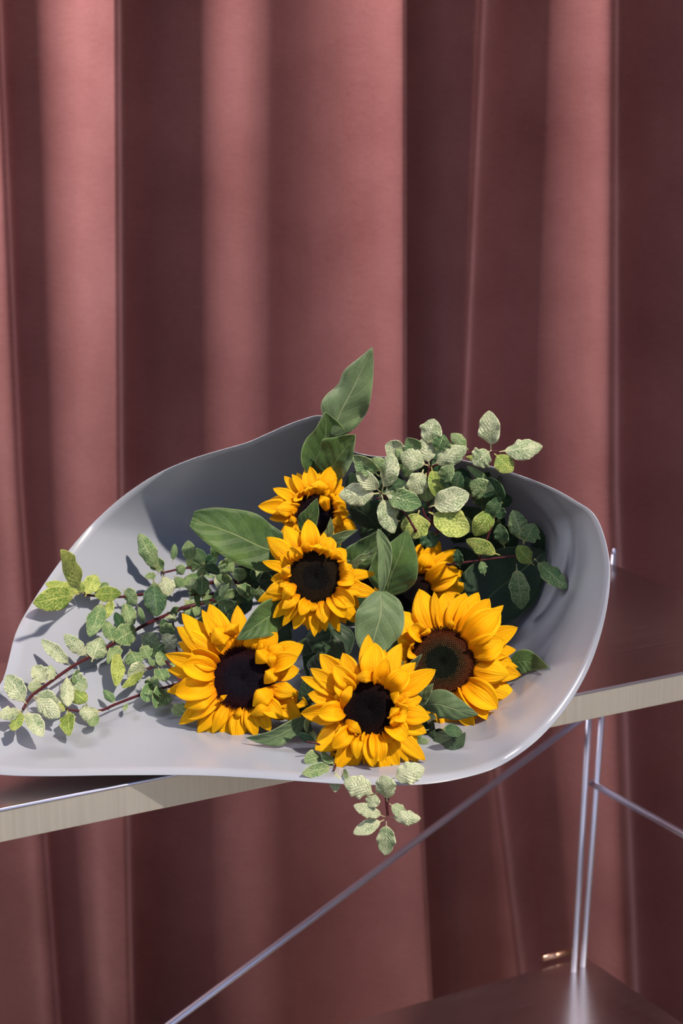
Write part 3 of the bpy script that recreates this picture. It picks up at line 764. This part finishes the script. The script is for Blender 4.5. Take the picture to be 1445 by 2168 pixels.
# ------------------------------------------------------------------ variegated sprigs
MM = {'p': M_vp, 'm': M_vm, 'd': M_vd, 'y': M_vy}
def sprig(label, stems, leaves, crop, mode, thick=.0012, seed=0, group=None, cat='foliage sprig'):
    """mode: ('Y', depth) or ('Q', offset in front of the wrap)."""
    random.seed(seed); ox, oy, sc = crop
    def pt(x, y, extra=0):
        x = ox + x / sc; y = oy + y / sc
        if mode[0] == 'Y': return nudge(inside(P(x, y, mode[1]), x, y), extra)
        return Q(x, y, mode[1] + extra, mode[2] if len(mode) > 2 else 1.70)
    first = pt(*stems[0][0])
    root = empty('variegated_sprig', first, label, cat, group)
    for st in stems:
        v, f, u = tube([pt(*q) for q in st], thick, 8, max(6, 5 * len(st)), True, thick * .75); obj('stem', v, f, M_twig, root)
    # lead the first stem back into the bouquet
    a = pt(*stems[0][0]); e = THR + Vector((random.uniform(-.02, .02), -.0, random.uniform(-.01, .02)))
    v, f, u = tube([a, a.lerp(e, .5) + Vector((0, .01, .004)), e, e + Vector((.04, .15, 0))], thick * 1.25, 8, 16); obj('stem', v, f, M_twig, root)
    for q in leaves:
        k = 'p'
        if isinstance(q[-1], str): k = q[-1]; q = q[:-1]
        bx, by, tx, ty, w = q
        b = pt(bx, by, .001); t = pt(tx, ty, random.uniform(.0, .010)); 
        ppm = FPX / (b - CAM).length
        L = (t - b).length
        mid = b.lerp(t, .5) + toward(b) * L * random.uniform(.06, .18)
        mats = MM[k]
        nn = (toward(b) + rv(.28)).normalized()
        v, f, u = blade([b, mid, t], w * 1.16 / sc / ppm, nn, pr_pitt, cup=random.uniform(-.45, .4), wave=random.uniform(.05, .11), wn=random.uniform(2, 4), nu=10, nv=22,
                        roll=random.uniform(-.3, .3), ph=random.random() * 6, tipcurl=random.uniform(-.06, .04), twist=random.uniform(-.5, .5))
        solid(obj('leaf', v, f, mats, root, u), .00035)
    return root
C6 = (700, 850, 2.779)
sprig('pale variegated sprig, leaf rosette just right of the topmost sunflower', [[(500, 760), (420, 640), (293, 540)]],
      [(293, 535, 150, 405, 85), (300, 530, 355, 300, 115), (285, 540, 48, 552, 120), (298, 548, 372, 775, 118), (303, 545, 435, 508, 95), (300, 540, 535, 610, 110, 'm'), (285, 440, 132, 318, 95, 'm'), (300, 420, 250, 330, 80, 'm'), (310, 500, 430, 480, 80, 'd')], C6, ('Y', 1.775), seed=1)
sprig('pale variegated sprig standing highest above the bouquet, behind the wrap rim centre', [[(600, 700), (560, 520), (580, 378)], [(575, 400), (560, 300), (565, 240)], [(560, 380), (500, 320), (440, 300)]],
      [(580, 375, 543, 215, 110), (575, 378, 405, 310, 115), (590, 378, 800, 270, 100), (592, 385, 628, 565, 80, 'y'), (545, 400, 480, 548, 105), (560, 260, 607, 102, 118), (440, 305, 320, 255, 100), (520, 305, 450, 215, 90, 'm'), (620, 300, 665, 195, 85, 'm'),
       (640, 290, 690, 230, 70, 'm'), (560, 420, 560, 590, 110, 'm'), (480, 330, 380, 280, 80, 'm')], C6, ('Y', 1.80), seed=2)
sprig('green-edged variegated sprig with two broad leaves above the shaded sunflower', [[(640, 760), (560, 680), (540, 628)]],
      [(575, 622, 812, 543, 128), (520, 640, 478, 808, 150, 'y'), (575, 650, 812, 765, 150, 'y'), (530, 615, 395, 568, 110, 'm'), (570, 750, 610, 855, 120, 'd'), (640, 470, 720, 380, 80, 'm'), (660, 520, 690, 420, 60, 'd')], C6, ('Y', 1.79), seed=3)
sprig('variegated sprig reaching out past the rim at upper right against the curtain', [[(600, 380), (800, 308), (900, 297), (985, 292)]],
      [(942, 285, 928, 55, 115), (990, 295, 1243, 265, 112), (945, 285, 838, 372, 118), (960, 305, 1072, 412, 105, 'y'), (810, 285, 706, 190, 70, 'm'), (790, 320, 860, 350, 30, 'y')], C6, ('Y', 1.815), seed=4)
sprig('shaded green variegated sprig hanging along the right inside of the wrap', [[(700, 960), (870, 935), (1090, 910), (1190, 925)], [(870, 935), (960, 700), (985, 632)]],
      [(960, 560, 820, 475, 115, 'm'), (1010, 600, 920, 450, 115, 'd'), (975, 610, 1010, 690, 60, 'd'), (960, 620, 845, 795, 105, 'y'), (995, 905, 795, 815, 85, 'y'), (1135, 835, 1070, 640, 100, 'm'), (1130, 840, 1200, 720, 110, 'm'), (1195, 965, 1095, 850, 85, 'y'),
       (1195, 925, 1385, 1095, 92, 'm'), (1090, 955, 1125, 1225, 100, 'm'), (905, 1025, 885, 940, 50, 'm'), (960, 500, 800, 380, 40, 'm'), (900, 700, 1000, 560, 70, 'd'), (1020, 860, 990, 720, 80, 'd'), (760, 980, 740, 870, 50, 'd')], C6, ('Y', 1.825), seed=5)
random.seed(31)
def random_cluster(label, px0, py0, px1, py1, n, Y0, Y1, kinds, seed, inside=None):
    random.seed(seed)
    cx, cy = (px0 + px1) / 2, (py0 + py1) / 2
    root = empty('variegated_sprig', P(cx, cy, Y1), label, 'foliage sprig')
    e = THR + Vector((random.uniform(-.02, .02), 0, random.uniform(0, .02)))
    ax = P(px0, cy, Y0)
    v, f, u = tube([e, P(cx, cy, Y1), P(px0 + 8, cy + 5, Y0)], .0013, 8, 14, True, .0009); obj('stem', v, f, M_twig, root)
    for i in range(n):
        x = random.uniform(px0, px1); y = random.uniform(py0, py1); Y = random.uniform(Y0, Y1)
        a = random.uniform(0, 6.28); L = random.uniform(28, 50); w = random.uniform(22, 36)
        b = P(x, y, Y); t = P(x + L * math.cos(a), y + L * math.sin(a), Y + random.uniform(-.012, .012))
        mid = b.lerp(t, .5) + toward(b) * random.uniform(.001, .006)
        v, f, u = blade([b, mid, t], w * Y / FPX, (toward(b) + rv(.7)).normalized(), pr_pitt, cup=random.uniform(-.3, .3), wave=random.uniform(.03, .08), wn=3, nu=6, nv=12, ph=random.random() * 6, roll=random.uniform(-.6, .6))
        solid(obj('leaf', v, f, MM[random.choice(kinds)], root, u), .00035)
    return root
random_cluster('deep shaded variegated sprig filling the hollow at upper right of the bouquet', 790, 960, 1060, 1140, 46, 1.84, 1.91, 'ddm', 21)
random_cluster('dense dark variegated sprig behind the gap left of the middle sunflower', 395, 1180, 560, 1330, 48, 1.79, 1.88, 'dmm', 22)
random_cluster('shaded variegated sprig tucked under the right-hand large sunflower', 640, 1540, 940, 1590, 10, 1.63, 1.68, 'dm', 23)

C5 = (0, 1100, 3.6125)
sprig('long dark red twig at left of the wrap with mottled pale leaves', [[(1385, 680), (1080, 820), (780, 1000), (560, 1120), (340, 1275), (240, 1350), (175, 1450)]],
      [(205, 1415, 50, 1190, 135), (170, 1455, -10, 1500, 90), (160, 1460, 98, 1612, 90, 'y'), (195, 1450, 328, 1662, 115), (255, 1350, 440, 1400, 130), (250, 1360, 455, 1510, 120), (355, 1255, 255, 1120, 120), (370, 1250, 390, 1110, 90), (330, 1270, 212, 1290, 85), (550, 1125, 315, 918, 88),
       (700, 1090, 772, 895, 150), (680, 1060, 488, 878, 95), (508, 1175, 520, 1430, 95), (510, 1230, 672, 1275, 130), (610, 1145, 555, 1250, 65, 'm'), (530, 1290, 660, 1390, 110, 'y'), (910, 985, 885, 1275, 100, 'y'), (1060, 825, 880, 930, 150, 'm'), (1030, 800, 945, 640, 95, 'm'), (930, 950, 820, 1100, 90, 'm'),
       (1290, 720, 1370, 690, 80, 'm'), (870, 950, 810, 770, 95, 'm'), (950, 860, 880, 710, 70, 'd')], C5, ('Q', .030), .0018, 6)
sprig('upper left twig ending at the rim in broad yellow-green leaves', [[(1400, 500), (1110, 567), (900, 592), (690, 580), (640, 570)]],
      [(610, 565, 257, 640, 160, 'y'), (630, 565, 500, 250, 135, 'y'), (640, 560, 345, 490, 95, 'y'), (650, 590, 735, 425, 115, 'y'), (690, 575, 925, 565, 105, 'y'), (700, 560, 830, 490, 60, 'm'), (790, 615, 690, 888, 120, 'm'), (850, 610, 800, 760, 95, 'y'), (935, 530, 1045, 640, 115, 'm'),
       (950, 640, 1015, 805, 95, 'm'), (1045, 650, 1095, 795, 55, 'm'), (640, 570, 580, 470, 70, 'y')], C5, ('Q', .030), .0016, 7)
sprig('short upper twig beside the left leaf with an upright wavy leaf', [[(1750, 500), (1640, 410), (1445, 370), (1240, 408)]],
      [(1215, 412, 1060, 105, 115, 'm'), (1255, 400, 1150, 285, 95, 'm'), (1205, 420, 1105, 440, 50, 'm'), (1240, 420, 1290, 585, 125), (1170, 440, 1200, 740, 150, 'd'), (1320, 330, 1335, 185, 50, 'm'), (1340, 350, 1400, 420, 85, 'm'), (1330, 430, 1380, 520, 85, 'm'), (1600, 390, 1425, 300, 120, 'm'),
       (1620, 410, 1815, 590, 120), (1450, 410, 1400, 520, 60, 'm'), (1560, 430, 1420, 460, 70, 'm')], C5, ('Q', .035), .0014, 8)
sprig('lower left twig running under the left sunflower with a round pale leaf', [[(1400, 1240), (1290, 1278), (1130, 1320), (890, 1410), (770, 1460), (620, 1465), (505, 1450)]],
      [(775, 1465, 605, 1470, 145), (515, 1455, 530, 1645, 105, 'y'), (500, 1445, 325, 1480, 110), (885, 1412, 790, 1300, 60, 'm'), (970, 1400, 955, 1465, 35, 'm'), (740, 1480, 690, 1580, 70, 'm'), (510, 1440, 420, 1440, 60, 'y'), (500, 1440, 470, 1330, 80)], C5, ('Q', .022), .0015, 9)
C7 = (160, 1100, 4.014)
sprig('crowded mottled sprig pressed against the left edge of the left sunflower', [[(900, 1400), (760, 1200), (640, 1260), (600, 1265)], [(900, 1400), (840, 1000), (820, 800)]],
      [(850, 780, 790, 860, 95), (690, 940, 845, 955, 125, 'm'), (540, 970, 715, 1085, 135), (720, 960, 845, 1100, 130), (460, 1100, 530, 1230, 150, 'm'), (640, 1060, 730, 1150, 130, 'm'), (610, 1255, 440, 1330, 150), (605, 1280, 398, 1430, 65, 'y'), (640, 1380, 600, 1560, 115, 'm'), (780, 1430, 680, 1590, 150, 'm'),
       (820, 1560, 945, 1655, 115, 'm'), (920, 680, 1060, 800, 155, 'm'), (1060, 710, 1205, 670, 115, 'm'), (520, 920, 345, 1010, 130, 'm'), (700, 900, 800, 890, 90, 'd'), (560, 1060, 620, 1180, 110, 'm'), (700, 1200, 620, 1200, 80, 'm'), (700, 1250, 760, 1380, 120, 'm'), (600, 1340, 700, 1440, 110, 'm'), (780, 1100, 700, 1240, 100, 'm'), (850, 1180, 900, 1300, 120, 'm')], C7, ('Q', .028), .0013, 10)
C8 = (620, 1560, 4.8167)
sprig('pale sprig dangling below the front rim of the wrap under the lowest sunflower', [[(957, 640), (955, 690), (965, 800)]],
      [(935, 815, 618, 700, 120), (930, 845, 612, 985, 130), (950, 860, 950, 1205, 165), (985, 820, 1300, 830, 130), (980, 680, 1170, 810, 125), (960, 665, 915, 395, 190), (850, 590, 518, 450, 200), (850, 570, 770, 715, 140), (1000, 430, 1338, 320, 195)], C8, ('Y', 1.575), .0015, 11)
sprig('small soft green sprig at the front rim left of the lowest sunflower', [[(400, 180), (430, 290), (415, 340)]],
      [(410, 300, 98, 375, 130, 'm'), (435, 345, 428, 565, 105), (420, 290, 310, 150, 125, 'm'), (310, 190, 110, 250, 150, 'm'), (250, 60, 110, -80, 100, 'm'), (510, 320, 560, 430, 60, 'm')], C8, ('Q', .006, 1.59), .0012, 12)
